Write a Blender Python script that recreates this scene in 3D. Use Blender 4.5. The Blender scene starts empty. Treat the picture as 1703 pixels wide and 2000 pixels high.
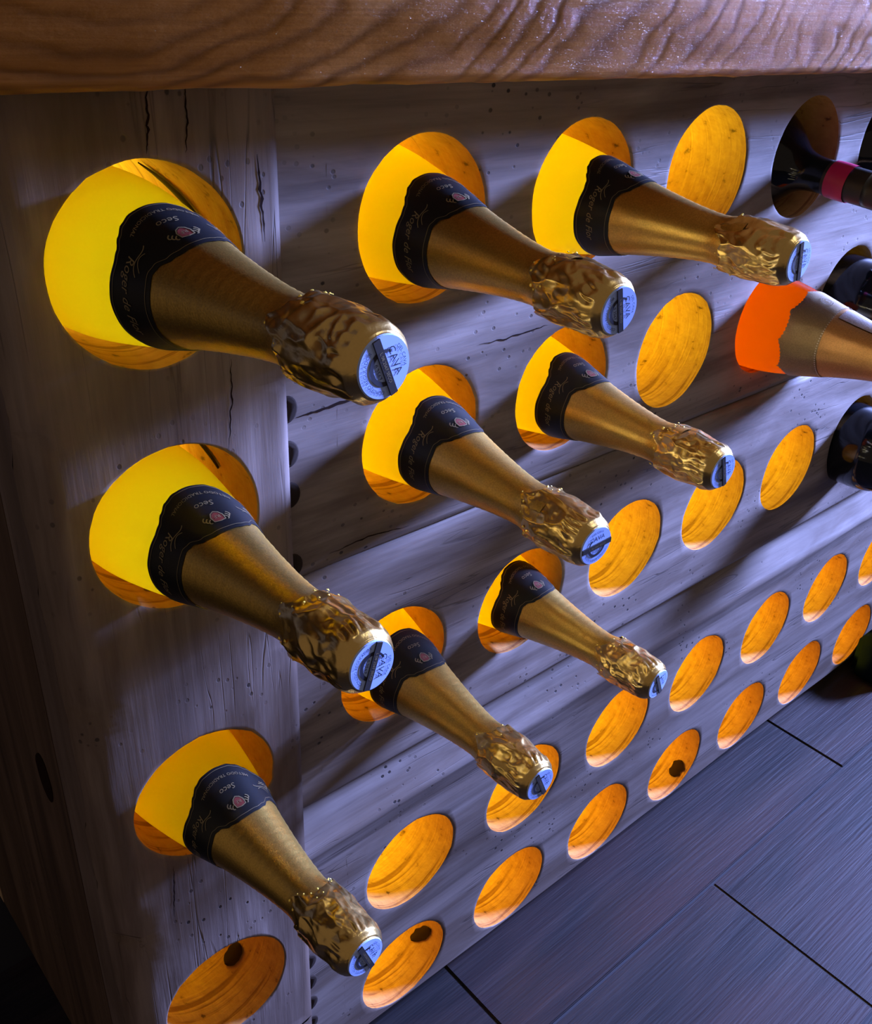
import bpy, bmesh, math, random
from mathutils import Vector, Matrix, noise
random.seed(7)
C = bpy.context.scene.collection
S = bpy.context.scene
PI = math.pi

# ------------------------------------------------------------------ camera
cam_d = bpy.data.cameras.new('camera')
cam = bpy.data.objects.new('camera', cam_d); C.objects.link(cam); S.camera = cam
cam_d.sensor_fit = 'HORIZONTAL'; cam_d.sensor_width = 36.0
cam_d.lens = 1889.93 * 36.0 / 1703.0
cam_d.clip_start = 0.01
RX = Vector((0.7567, -0.6525, 0.0396)).normalized()
BK = -Vector((0.5807, 0.6432, -0.4991)).normalized()
UP = BK.cross(RX).normalized(); RX = UP.cross(BK)
cam.matrix_world = Matrix(((RX.x, UP.x, BK.x, -0.21912), (RX.y, UP.y, BK.y, -0.49222), (RX.z, UP.z, BK.z, 0.15290), (0, 0, 0, 1)))

# ------------------------------------------------------------------ world, daylight, exposure
w = bpy.data.worlds.new('room_dusk'); S.world = w; w.use_nodes = True
bg = w.node_tree.nodes['Background']
bg.inputs[0].default_value = (1.0, 0.74, 0.55, 1); bg.inputs[1].default_value = 0.175
def area(name, loc, target, sx, sy, col, power, spread):
    l = bpy.data.lights.new(name, 'AREA'); l.shape = 'RECTANGLE'; l.size = sx; l.size_y = sy
    l.color = col; l.energy = power; l.spread = math.radians(spread)
    o = bpy.data.objects.new(name, l); C.objects.link(o); o.location = loc
    o.rotation_euler = (Vector(target) - Vector(loc)).to_track_quat('-Z', 'Y').to_euler()
    return o
area('window_daylight', (3.3, -0.68, 0.72), (0.40, 0.0, 0.0), 0.5, 0.5, (0.30, 0.40, 1.0), 205, 78)
area('overhead_lamp', (1.15, -1.15, 1.55), (0.25, 0.0, -0.2), 0.55, 0.3, (0.86, 0.88, 1.0), 1.9, 140)
S.view_settings.view_transform = 'Standard'; S.view_settings.look = 'None'
S.view_settings.gamma = 1.0; S.view_settings.use_curve_mapping = False
S.view_settings.exposure = 0.0
S.cycles.use_denoising = True
S.cycles.max_bounces = 10; S.cycles.diffuse_bounces = 6; S.cycles.transmission_bounces = 10
S.cycles.sample_clamp_indirect = 25.0

# ------------------------------------------------------------------ materials
class NT:
    def __init__(s, name):
        s.m = bpy.data.materials.new(name); s.m.use_nodes = True
        s.t = s.m.node_tree; s.p = s.t.nodes['Principled BSDF']; s.out = s.t.nodes['Material Output']
    def n(s, typ, **kw):
        x = s.t.nodes.new(typ)
        for k, v in kw.items():
            if k == 'inp':
                for a, b in v.items(): x.inputs[a].default_value = b
            else: setattr(x, k, v)
        return x
    def l(s, a, b): s.t.links.new(a, b)
    def ramp(s, fac, stops):
        r = s.n('ShaderNodeValToRGB'); e = r.color_ramp.elements
        while len(e) < len(stops): e.new(0.5)
        for q, (pos, col) in zip(e, stops):
            q.position = pos; q.color = (*col, 1) if len(col) == 3 else col
        s.l(fac, r.inputs[0]); return r.outputs[0]
    def coord(s, scale=(1, 1, 1), loc=(0, 0, 0)):
        c = s.n('ShaderNodeTexCoord'); m = s.n('ShaderNodeMapping')
        m.inputs['Scale'].default_value = scale; m.inputs['Location'].default_value = loc
        s.l(c.outputs['Object'], m.inputs[0]); return m.outputs[0]
    def noise(s, vec, scale, detail=4, rough=0.55, dist=0.0):
        x = s.n('ShaderNodeTexNoise', inp={'Scale': scale, 'Detail': detail, 'Roughness': rough, 'Distortion': dist})
        s.l(vec, x.inputs['Vector']); return x.outputs[0]
    def mix(s, fac, a, b, mode='MIX'):
        x = s.n('ShaderNodeMix', data_type='RGBA', blend_type=mode)
        for v, i in ((fac, 0), (a, 6), (b, 7)):
            if isinstance(v, (int, float)): x.inputs[i].default_value = v
            elif isinstance(v, tuple): x.inputs[i].default_value = (*v, 1)
            else: s.l(v, x.inputs[i])
        return x.outputs[2]
    def math(s, op, a, b=0.0):
        x = s.n('ShaderNodeMath', operation=op)
        for v, i in ((a, 0), (b, 1)):
            if isinstance(v, (int, float)): x.inputs[i].default_value = v
            else: s.l(v, x.inputs[i])
        return x.outputs[0]
    def bump(s, h, strength=0.3, dist=0.002, prev=None):
        b = s.n('ShaderNodeBump', inp={'Strength': strength, 'Distance': dist})
        s.l(h, b.inputs['Height'])
        if prev is not None: s.l(prev, b.inputs['Normal'])
        return b.outputs[0]

def plain(name, col, rough=0.5, metal=0.0, coat=0.0, spec=0.5):
    t = NT(name); p = t.p
    p.inputs['Base Color'].default_value = (*col, 1); p.inputs['Roughness'].default_value = rough
    p.inputs['Metallic'].default_value = metal; p.inputs['Coat Weight'].default_value = coat
    p.inputs['Specular IOR Level'].default_value = spec
    return t.m

def weathered(name, axis, dark, mid, pale, seed=0.0, worm=0.5, warm=(0.085, 0.052, 0.032)):
    """old planks: long grain along axis, broad stains, hair cracks and worm holes"""
    t = NT(name)
    def sc(a, b): return (a, b, b) if axis == 'x' else (b, b, a)
    off = (seed, seed * 0.7, seed * 1.3)
    g = t.noise(t.coord(sc(2.2, 34), off), 1.0, 7, 0.62, 0.35)
    fine = t.noise(t.coord(sc(9, 260), off), 1.0, 4, 0.6)
    stain = t.noise(t.coord(sc(3.2, 15), off), 1.0, 5, 0.6, 0.9)
    col = t.ramp(g, [(0.30, dark), (0.48, mid), (0.66, pale)])
    col = t.mix(t.ramp(stain, [(0.44, (0, 0, 0)), (0.62, (0.95, 0.95, 0.95))]), col, t.mix(0.62, col, warm))
    col = t.mix(0.16, col, t.ramp(fine, [(0.3, (0.25, 0.25, 0.25)), (0.62, (1, 1, 1))]), 'MULTIPLY')
    cr = t.noise(t.coord(sc(3.2, 60), (seed + 3, 1, 2)), 1.0, 2, 0.4, 0.8)
    crk = t.ramp(cr, [(0.485, (0, 0, 0)), (0.5, (1, 1, 1)), (0.515, (0, 0, 0))])
    msk = t.ramp(t.noise(t.coord((5, 5, 5), (seed, 4, 1)), 1.0, 2), [(0.52, (0, 0, 0)), (0.6, (1, 1, 1))])
    crk = t.math('MULTIPLY', crk, msk)
    col = t.mix(t.math('MULTIPLY', crk, 0.6), col, (0.03, 0.022, 0.018))
    v = t.n('ShaderNodeTexVoronoi', feature='F1', inp={'Scale': 115.0, 'Randomness': 1.0})
    t.l(t.coord(sc(0.8, 1.0), off), v.inputs['Vector'])
    sp = t.ramp(v.outputs['Distance'], [(0.13, (1, 1, 1)), (0.19, (0, 0, 0))])
    pm = t.ramp(t.noise(t.coord((9, 9, 9), (seed, 9, 2)), 1.0, 2), [(0.55 - 0.10 * worm, (0, 0, 0)), (0.64, (1, 1, 1))])
    sp = t.math('MULTIPLY', sp, pm)
    col = t.mix(sp, col, (0.022, 0.016, 0.014))
    t.l(col, t.p.inputs['Base Color'])
    h = t.math('SUBTRACT', t.math('ADD', t.math('MULTIPLY', g, 0.7), t.math('MULTIPLY', fine, 0.45)), t.math('ADD', t.math('MULTIPLY', sp, 0.8), t.math('MULTIPLY', crk, 0.7)))
    t.l(t.bump(h, 0.30, 0.0014), t.p.inputs['Normal'])
    t.p.inputs['Roughness'].default_value = 0.62; t.p.inputs['Specular IOR Level'].default_value = 0.35
    return t.m

def cut_wood(name):
    """raw wood inside the drilled holes: saw rings round the bore, torn specks"""
    t = NT(name)
    a = t.noise(t.coord((6, 150, 6)), 1.0, 4, 0.6, 0.5)
    b = t.noise(t.coord((120, 90, 120)), 1.0, 4, 0.55)
    col = t.ramp(b, [(0.27, (0.08, 0.030, 0.008)), (0.36, (0.29, 0.137, 0.035)), (0.7, (0.36, 0.185, 0.050))])
    ring = t.ramp(a, [(0.36, (0.42, 0.26, 0.16)), (0.45, (1, 1, 1))])
    m = t.ramp(t.noise(t.coord((7, 7, 7)), 1.0, 1), [(0.42, (0, 0, 0)), (0.58, (1, 1, 1))])
    col = t.mix(t.math('MULTIPLY', m, 0.85), col, ring, 'MULTIPLY')
    t.l(col, t.p.inputs['Base Color'])
    t.l(t.bump(t.math('ADD', a, b), 0.5, 0.0018), t.p.inputs['Normal'])
    t.p.inputs['Roughness'].default_value = 0.75; t.p.inputs['Specular IOR Level'].default_value = 0.25
    return t.m

def slab_wood():
    t = NT('varnished_oak')
    v = t.coord((1, 1, 1))
    wob = t.n('ShaderNodeTexNoise', inp={'Scale': 9.0, 'Detail': 3.0, 'Roughness': 0.5})
    t.l(t.coord((0.8, 1, 1.6)), wob.inputs['Vector'])
    sub = t.n('ShaderNodeVectorMath', operation='SUBTRACT'); t.l(wob.outputs['Color'], sub.inputs[0]); sub.inputs[1].default_value = (0.5, 0.5, 0.5)
    scl = t.n('ShaderNodeVectorMath', operation='MULTIPLY'); t.l(sub.outputs[0], scl.inputs[0]); scl.inputs[1].default_value = (0.11, 0, 0.05)
    add = t.n('ShaderNodeVectorMath', operation='ADD'); t.l(v, add.inputs[0]); t.l(scl.outputs[0], add.inputs[1])
    mp = t.n('ShaderNodeMapping'); t.l(add.outputs[0], mp.inputs[0])
    mp.inputs['Location'].default_value = (0.02, 0, -0.145 * 2.2); mp.inputs['Scale'].default_value = (0.8, 0, 2.2)
    ln = t.n('ShaderNodeVectorMath', operation='LENGTH'); t.l(mp.outputs[0], ln.inputs[0])
    r = t.math('MULTIPLY', ln.outputs['Value'], 330.0)
    ring = t.math('ADD', t.math('MULTIPLY', t.math('SINE', r), 0.5), 0.5)
    ringw = t.math('POWER', ring, 2.2)
    fib = t.noise(t.coord((16, 1, 420)), 1.0, 4, 0.6, 0.3)
    br = t.noise(t.coord((6, 1, 14)), 1.0, 4, 0.6)
    fm = t.ramp(t.noise(t.coord((5, 1, 9), (3, 0, 1)), 1.0, 2), [(0.35, (0.25, 0.25, 0.25)), (0.65, (1, 1, 1))])
    ringw = t.math('MULTIPLY', ringw, fm)
    col = t.ramp(br, [(0.3, (0.34, 0.145, 0.035)), (0.5, (0.42, 0.185, 0.048)), (0.72, (0.50, 0.25, 0.08))])
    col = t.mix(t.math('MULTIPLY', ringw, 0.8), col, (0.15, 0.066, 0.024))
    col = t.mix(0.35, col, t.ramp(fib, [(0.3, (0.35, 0.35, 0.35)), (0.6, (1, 1, 1))]), 'MULTIPLY')
    t.l(col, t.p.inputs['Base Color'])
    fine = t.noise(t.coord((150, 1, 330)), 1.0, 3, 0.6)
    h = t.math('ADD', t.math('MULTIPLY', fib, 0.5), t.math('SUBTRACT', t.math('MULTIPLY', fine, 0.5), t.math('MULTIPLY', ringw, 1.1)))
    nb = t.bump(h, 0.35, 0.0007)
    t.l(nb, t.p.inputs['Normal'])
    orange = t.noise(t.coord((170, 1, 420)), 1.0, 4, 0.7)
    t.l(t.bump(t.math('ADD', h, t.math('MULTIPLY', orange, 1.8)), 0.9, 0.0014), t.p.inputs['Coat Normal'])
    t.p.inputs['Roughness'].default_value = 0.42
    t.p.inputs['Coat Weight'].default_value = 0.09; t.p.inputs['Coat Roughness'].default_value = 0.08; t.p.inputs['Specular IOR Level'].default_value = 0.05
    return t.m

def floor_tile_mat():
    t = NT('wood_look_tile')
    oi = t.n('ShaderNodeObjectInfo')
    off = t.n('ShaderNodeVectorMath', operation='ADD'); t.l(t.coord((1, 1, 1)), off.inputs[0])
    sc = t.n('ShaderNodeVectorMath', operation='SCALE'); t.l(oi.outputs['Location'], sc.inputs[0]); sc.inputs['Scale'].default_value = 7.3
    t.l(sc.outputs[0], off.inputs[1])
    mp = t.n('ShaderNodeMapping'); t.l(off.outputs[0], mp.inputs[0]); mp.inputs['Scale'].default_value = (2.4, 26, 1)
    g = t.noise(mp.outputs[0], 1.0, 6, 0.62, 0.6)
    mp2 = t.n('ShaderNodeMapping'); t.l(off.outputs[0], mp2.inputs[0]); mp2.inputs['Scale'].default_value = (9, 240, 1)
    f = t.noise(mp2.outputs[0], 1.0, 3, 0.6)
    mp3 = t.n('ShaderNodeMapping'); t.l(off.outputs[0], mp3.inputs[0]); mp3.inputs['Scale'].default_value = (3, 9, 1)
    p = t.noise(mp3.outputs[0], 1.0, 3, 0.5, 0.4)
    col = t.ramp(g, [(0.32, (0.006, 0.006, 0.008)), (0.5, (0.015, 0.0135, 0.015)), (0.68, (0.028, 0.023, 0.023))])
    col = t.mix(t.ramp(p, [(0.42, (0, 0, 0)), (0.66, (0.6, 0.6, 0.6))]), col, (0.034, 0.017, 0.016))
    col = t.mix(0.25, col, t.ramp(f, [(0.35, (0.4, 0.4, 0.4)), (0.6, (1, 1, 1))]), 'MULTIPLY')
    t.l(col, t.p.inputs['Base Color'])
    t.l(t.bump(t.math('ADD', g, f), 0.6, 0.0012), t.p.inputs['Normal'])
    t.p.inputs['Roughness'].default_value = 0.55; t.p.inputs['Specular IOR Level'].default_value = 0.16
    return t.m

def glow_glass(name, tint, gloss=0.06):
    """clear bottle full of wine: scatters the light that comes through from the lamp behind"""
    t = NT(name); t.t.nodes.remove(t.p)
    tr = t.n('ShaderNodeBsdfTranslucent'); tr.inputs[0].default_value = (*tint, 1)
    gl = t.n('ShaderNodeBsdfGlossy'); gl.inputs['Roughness'].default_value = 0.08; gl.inputs[0].default_value = (1, 1, 1, 1)
    fr = t.n('ShaderNodeLayerWeight'); fr.inputs['Blend'].default_value = 0.12
    mx = t.n('ShaderNodeMixShader'); t.l(t.math('MULTIPLY', fr.outputs['Fresnel'], gloss * 4), mx.inputs[0])
    t.l(tr.outputs[0], mx.inputs[1]); t.l(gl.outputs[0], mx.inputs[2]); t.l(mx.outputs[0], t.out.inputs[0])
    return t.m

def gold(name, col, rough, grain, crumple=False):
    t = NT(name)
    n = t.noise(t.coord((900, 900, 900)), 1.0, 2, 0.6)
    t.l(t.mix(0.08 if crumple else 0.35, col, t.ramp(n, [(0.35, tuple(c * 0.55 for c in col)), (0.65, tuple(min(1, c * 1.25) for c in col))])), t.p.inputs['Base Color'])
    t.p.inputs['Metallic'].default_value = 1.0; t.p.inputs['Roughness'].default_value = rough
    nb = t.bump(n, grain, 0.0003)
    if crumple:
        nb = t.bump(t.noise(t.coord((120, 120, 80)), 1.0, 2, 0.5, 1.2), 0.22, 0.0012, nb)
    t.l(nb, t.p.inputs['Normal'])
    return t.m

def emitter(name, col, strength):
    t = NT(name); t.t.nodes.remove(t.p)
    e = t.n('ShaderNodeEmission'); e.inputs[0].default_value = (*col, 1); e.inputs[1].default_value = strength
    t.l(e.outputs[0], t.out.inputs[0]); return t.m

GREY = ((0.115, 0.088, 0.074), (0.225, 0.183, 0.160), (0.300, 0.252, 0.225))
M_board = [weathered('weathered_plank_%d' % i, 'x', *[tuple(c * k for c in g) for g in GREY], seed=s, worm=wm) for i, (s, wm, k) in enumerate(((0.0, 1.0, 1.08), (5.2, 0.35, 1.08), (9.7, 0.1, 0.78)))]  # lowest plank's darker tone paints in the weaker light down there
M_post = weathered('weathered_post', 'z', (0.135, 0.100, 0.082), (0.200, 0.152, 0.128), (0.27, 0.215, 0.185), 2.3, 0.45)
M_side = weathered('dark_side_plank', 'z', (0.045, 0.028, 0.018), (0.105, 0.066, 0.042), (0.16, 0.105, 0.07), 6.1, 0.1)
M_bore = cut_wood('bored_wood')
M_dark = plain('dark_knot_or_shade', (0.016, 0.006, 0.003), 0.9, 0, 0, 0.1)  # wood knots and cracks, also the shade painted inside the bores
M_plug = plain('dark_plug', (0.030, 0.021, 0.017), 0.9, 0, 0, 0.1)
M_inner = plain('cabinet_lining', (0.55, 0.40, 0.24), 0.8)
M_slab = slab_wood()
M_tile = floor_tile_mat()
M_grout = plain('grout', (0.018, 0.018, 0.022), 0.9)
M_lamp = emitter('amber_panel', (1.0, 0.85, 0.02), 13.0)
M_postfill = emitter('added_post_fill', (1.0, 0.74, 0.02), 15.5)
M_lamp3 = emitter('deep_amber_panel', (1.0, 0.50, 0.012), 14.0)
M_lampframe = plain('lamp_frame', (0.25, 0.2, 0.15), 0.6)
M_yellow = glow_glass('cava_glass', (0.97, 0.79, 0.04))
M_rose = glow_glass('rose_glass', (0.74, 0.27, 0.012))
M_gold = gold('gold_neck_foil', (0.60, 0.39, 0.095), 0.40, 0.35)
M_crimp = gold('crumpled_gold_foil', (0.66, 0.46, 0.16), 0.27, 0.1, True)
M_pinhole = plain('pinhole_glow_yellow', (1.0, 0.74, 0.13), 0.25, 0.35)  # bright yellow stands for light showing through foil pinholes
M_label = plain('black_label', (0.006, 0.0065, 0.008), 0.42, 0, 0, 0.3)
M_goldink = plain('gold_ink', (0.20, 0.155, 0.075), 0.45)
M_red = plain('crest_red', (0.17, 0.026, 0.018), 0.5)
M_disc = plain('blue_seal', (0.34, 0.48, 0.93), 0.5)
M_ink = plain('black_ink', (0.012, 0.014, 0.03), 0.5)
M_strip = plain('dark_strip', (0.035, 0.033, 0.035), 0.3)
M_copper = gold('copper_foil', (0.60, 0.33, 0.13), 0.40, 0.3)
M_olive = gold('bronze_foil', (0.34, 0.26, 0.15), 0.48, 0.3)
M_silver = gold('hatched_silver', (0.62, 0.56, 0.50), 0.35, 0.9)
M_darkglass = plain('dark_bottle_glass', (0.004, 0.006, 0.010), 0.09, 0, 0, 0.35)
M_capsule = plain('black_capsule', (0.012, 0.011, 0.010), 0.45)
M_band = plain('magenta_band', (0.42, 0.010, 0.085), 0.4)
M_purple = plain('purple_band', (0.12, 0.008, 0.19), 0.4)
M_plinth = plain('dark_plinth', (0.004, 0.010, 0.013), 0.9, 0, 0, 0.02)

# ------------------------------------------------------------------ helpers
def link(name, me, mat, parent=None, smooth=True, loc=None):
    o = bpy.data.objects.new(name, me); C.objects.link(o)
    if mat is not None:
        me.materials.clear(); me.materials.append(mat)
    if smooth:
        for p in me.polygons: p.use_smooth = True
    if parent is not None: o.parent = parent
    if loc is not None: o.location = loc
    return o
def root(name, label, cat, loc=(0, 0, 0), group=None):
    o = bpy.data.objects.new(name, None); C.objects.link(o); o.location = loc
    o.empty_display_size = 0.05
    o['label'] = label; o['category'] = cat
    if group: o['group'] = group
    return o
def mesh(name, v, f, off=(0, 0, 0), weld=True):
    me = bpy.data.meshes.new(name)
    ox, oy, oz = off
    me.from_pydata([(a - ox, b - oy, c - oz) for a, b, c in v], [], f)
    if weld:
        bm = bmesh.new(); bm.from_mesh(me)
        bmesh.ops.remove_doubles(bm, verts=bm.verts, dist=2e-6)
        bm.to_mesh(me); bm.free()
    me.update(); return me
def box_bm(bm, x0, x1, y0, y1, z0, z1, bev=0.0):
    r = bmesh.ops.create_cube(bm, size=1.0)
    for v in r['verts']:
        v.co = Vector(((x0 + x1) / 2 + v.co.x * (x1 - x0), (y0 + y1) / 2 + v.co.y * (y1 - y0), (z0 + z1) / 2 + v.co.z * (z1 - z0)))
    if bev > 0:
        ed = list({e for v in r['verts'] for e in v.link_edges})
        bmesh.ops.bevel(bm, geom=ed, offset=bev, segments=2, affect='EDGES')
def box(name, mat, x0, x1, y0, y1, z0, z1, parent=None, off=(0, 0, 0), bev=0.0, smooth=False):
    bm = bmesh.new(); box_bm(bm, x0 - off[0], x1 - off[0], y0 - off[1], y1 - off[1], z0 - off[2], z1 - off[2], bev)
    me = bpy.data.meshes.new(name); bm.to_mesh(me); bm.free()
    return link(name, me, mat, parent, smooth)
def sm(x, a, b):
    t = max(0.0, min(1.0, (x - a) / (b - a))); return t * t * (3 - 2 * t)
def nz(x, y, z=0.0): return noise.noise(Vector((x, y, z)))

# ------------------------------------------------------------------ bar counter (rack of drilled planks)
FZ = -0.87
BAR0 = (0.0, 0.0, FZ)
bar = root('bar_counter', 'weathered grey plank bar front drilled with rows of round bottle holes glowing amber', 'bar counter', BAR0)
NA = 64
def cell(v, f, x0, x1, z0, z1, cx, cz, R, front, rim, K=6):
    """plane cell x0..x1, z0..z1 with a round hole; front(x,z) gives depth, rim(theta) the radius factor"""
    angs = [2 * PI * i / NA for i in range(NA)]
    for (px, pz) in ((x0, z0), (x1, z0), (x1, z1), (x0, z1)):
        a = math.atan2(pz - cz, px - cx) % (2 * PI)
        k = min(range(NA), key=lambda i: abs((angs[i] - a + PI) % (2 * PI) - PI)); angs[k] = a
    base = len(v); ringpts = []; bpts = []
    for i, a in enumerate(angs):
        ca, sa = math.cos(a), math.sin(a)
        L = 9.0
        if ca > 1e-9: L = min(L, (x1 - cx) / ca)
        if ca < -1e-9: L = min(L, (x0 - cx) / ca)
        if sa > 1e-9: L = min(L, (z1 - cz) / sa)
        if sa < -1e-9: L = min(L, (z0 - cz) / sa)
        r = R * rim(a)
        for k in range(K + 1):
            s = (k / K) ** 1.5
            q = r + (L - r) * s
            x, z = cx + ca * q, cz + sa * q
            y = front(x, z)
            if k == 0: y += 0.0009; ringpts.append((x, y, z))
            if k == K: bpts.append((x, y, z))
            v.append((x, y, z))
    n = K + 1
    for i in range(NA):
        j = (i + 1) % NA
        for k in range(K):
            f.append((base + i * n + k, base + i * n + k + 1, base + j * n + k + 1, base + j * n + k))
    return ringpts, bpts
def grid(v, f, x0, x1, zs, nx, front, flip=False):
    base = len(v)
    for z in zs:
        for i in range(nx + 1):
            x = x0 + (x1 - x0) * i / nx
            v.append((x, front(x, z), z))
    for r in range(len(zs) - 1):
        for i in range(nx):
            a = base + r * (nx + 1) + i
            q = (a, a + 1, a + nx + 2, a + nx + 1)
            f.append(q if zs[r + 1] > zs[r] else q[::-1])
def bore(parent, ring, cx, cz, back, seed):
    """the drilled wall of one hole, from its rim back to the rear of the plank"""
    v, f = [], []; D = 9
    for k in range(D + 1):
        s = k / D
        for (x, y, z) in ring:
            rr = 1.0 + 0.010 * nz(math.atan2(z - cz, x - cx) * 2.0, s * 9 + seed) * (1 if k else 0)
            v.append((cx + (x - cx) * rr, y + (back - y) * s, cz + (z - cz) * rr))
    n = len(ring)
    for k in range(D):
        for i in range(n):
            j = (i + 1) % n
            f.append((k * n + i, k * n + j, (k + 1) * n + j, (k + 1) * n + i))
    off = (cx, 0.0, cz)
    me = mesh('bored_hole', v, f, off)
    return link('bored_hole', me, M_bore, parent, True, (cx - BAR0[0], 0 - BAR0[1], cz - BAR0[2]))
def rimfn(seed, amp=0.012):
    def g(a):
        c, s = math.cos(a), math.sin(a)
        q = 1.0 + amp * nz(c * 1.6 + seed, s * 1.6, seed) + 0.006 * nz(c * 9 + seed, s * 9, 4.0)
        ch = nz(c * 5 + seed * 3, s * 5, 9.0)
        return q + max(0.0, ch - 0.42) * 0.05
    return g
def close_back(v, f, x0, x1, zlo, zhi, back, rows, holes_r):
    """rear face with the same holes, and the rim faces all round"""
    pass

XE = 1.68
def build_board(name, mat, zlo, zhi, rows, back, front, most, xa=0.0885, seed=1.0):
    """rows: [(z0, z1, cz, x_first, pitch, radius)] stacked inside zlo..zhi; everything between is plain plank"""
    v, f = [], []; bores = []
    E = 0.007
    zs_top = [zhi - E, zhi - 0.0035, zhi - 0.0015, zhi]
    zs_bot = [zlo, zlo + 0.0015, zlo + 0.0035, zlo + E]
    NX = 180
    grid(v, f, xa, XE, zs_bot, NX, front); grid(v, f, xa, XE, zs_top, NX, front)
    fb = lambda x, z: back
    for ri, (z0, z1, cz, xf, pitch, R) in enumerate(rows):
        n = min(most[ri], int((XE - xf - 0.07) / pitch) + 1)
        left = xf - pitch / 2
        if left > xa + 0.001:
            grid(v, f, xa, left, [z0 + (z1 - z0) * i / 14 for i in range(15)], 6, front)
            bv = len(v); v += [(xa, back, z0), (left, back, z0), (left, back, z1), (xa, back, z1)]; f.append((bv, bv + 3, bv + 2, bv + 1))
        else: left = xa
        for k in range(n):
            cx = xf + k * pitch
            xl = left if k == 0 else cx - pitch / 2
            xr = cx + pitch / 2
            sd = seed * 10 + ri * 3.7 + k * 1.9
            rim = rimfn(sd)
            ring, bp = cell(v, f, xl, xr, z0, z1, cx, cz, R, front, rim)
            cell(v, f, xl, xr, z0, z1, cx, cz, R, fb, rim, 1)
            bores.append((ring, cx, cz, sd))
        xr = xf + (n - 1) * pitch + pitch / 2
        if xr < XE:
            grid(v, f, xr, XE, [z0 + (z1 - z0) * i / 10 for i in range(11)], 40, front)
            bv = len(v); v += [(xr, back, z0), (XE, back, z0), (XE, back, z1), (xr, back, z1)]; f.append((bv, bv + 3, bv + 2, bv + 1))
    # plain plank between the rows
    edges = [zlo + E] + [e for (z0, z1, *_r) in sorted(rows) for e in (z0, z1)] + [zhi - E]
    for i in range(0, len(edges), 2):
        if edges[i + 1] - edges[i] > 1e-4:
            m = max(2, int((edges[i + 1] - edges[i]) / 0.005))
            grid(v, f, xa, XE, [edges[i] + (edges[i + 1] - edges[i]) * q / m for q in range(m + 1)], NX, front)
    for za, zb in [(zlo, zlo + E), (zhi - E, zhi)] + [(edges[i], edges[i + 1]) for i in range(0, len(edges), 2)]:
        bv = len(v); v += [(xa, back, za), (XE, back, za), (XE, back, zb), (xa, back, zb)]; f.append((bv, bv + 3, bv + 2, bv + 1))
    for z, up in ((zhi, 1), (zlo, 0)):                       # upper and lower edge
        bv = len(v)
        for i in range(NX + 1):
            x = xa + (XE - xa) * i / NX
            v += [(x, front(x, z), z), (x, back, z)]
        for i in range(NX):
            a = bv + 2 * i
            f.append((a, a + 2, a + 3, a + 1) if up else (a, a + 1, a + 3, a + 2))
    for x in (xa, XE):
        bv = len(v); zz = [zlo + (zhi - zlo) * i / 30 for i in range(31)]
        for z in zz: v += [(x, front(x, z), z), (x, back, z)]
        for i in range(30): f.append((bv + 2 * i, bv + 2 * i + 1, bv + 2 * i + 3, bv + 2 * i + 2))
    me = mesh(name, v, f, BAR0)
    o = link(name, me, mat, bar)
    for ring, cx, cz, sd in bores: bore(o, ring, cx, cz, back, sd)
    return o
def front_fn(zlo, zhi, seed, amp=0.0016, waney=False):
    def g(x, z):
        y = amp * nz(x * 3 + seed, z * 11, seed) + 0.0005 * nz(x * 14, z * 60, seed)
        e = min(z - zlo, zhi - z)
        y += 0.0035 * (1 - sm(e, 0.0, 0.006))
        if waney:
            w = -0.530 + 0.004 * nz(x * 7, 3.3, seed) + 0.0015 * nz(x * 31, 1.0, seed)
            if z > w: y += (z - w) * 0.42
            y += -0.0025 * math.exp(-((z - w) / 0.006) ** 2)
            y += 0.0035 * math.exp(-((z - (w - 0.03)) / 0.014) ** 2)
        return y
    return g
BK_Y = 0.085
boards = []
g1 = front_fn(-0.2415, 0.100, 1.1); g2 = front_fn(-0.4735, -0.2435, 4.2); g3 = front_fn(-0.845, -0.4755, 7.9, 0.0014, True)
b1 = build_board('plank', M_board[0], -0.2415, 0.100, [(-0.079, 0.079, 0.000, 0.2035, 0.157, 0.055), (-0.2335, -0.079, -0.158, 0.208, 0.154, 0.055)], BK_Y, g1, (9, 9), seed=1.0)
b2 = build_board('plank', M_board[1], -0.4735, -0.2435, [(-0.450, -0.280, -0.3645, 0.187, 0.1508, 0.055)], BK_Y, g2, (9,), seed=2.0)
b3 = build_board('plank', M_board[2], -0.845, -0.4755, [(-0.706, -0.556, -0.627, 0.2155, 0.1566, 0.055), (-0.838, -0.7065, -0.7815, 0.2094, 0.1568, 0.055)], BK_Y, g3, (9, 7), seed=3.0)

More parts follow.
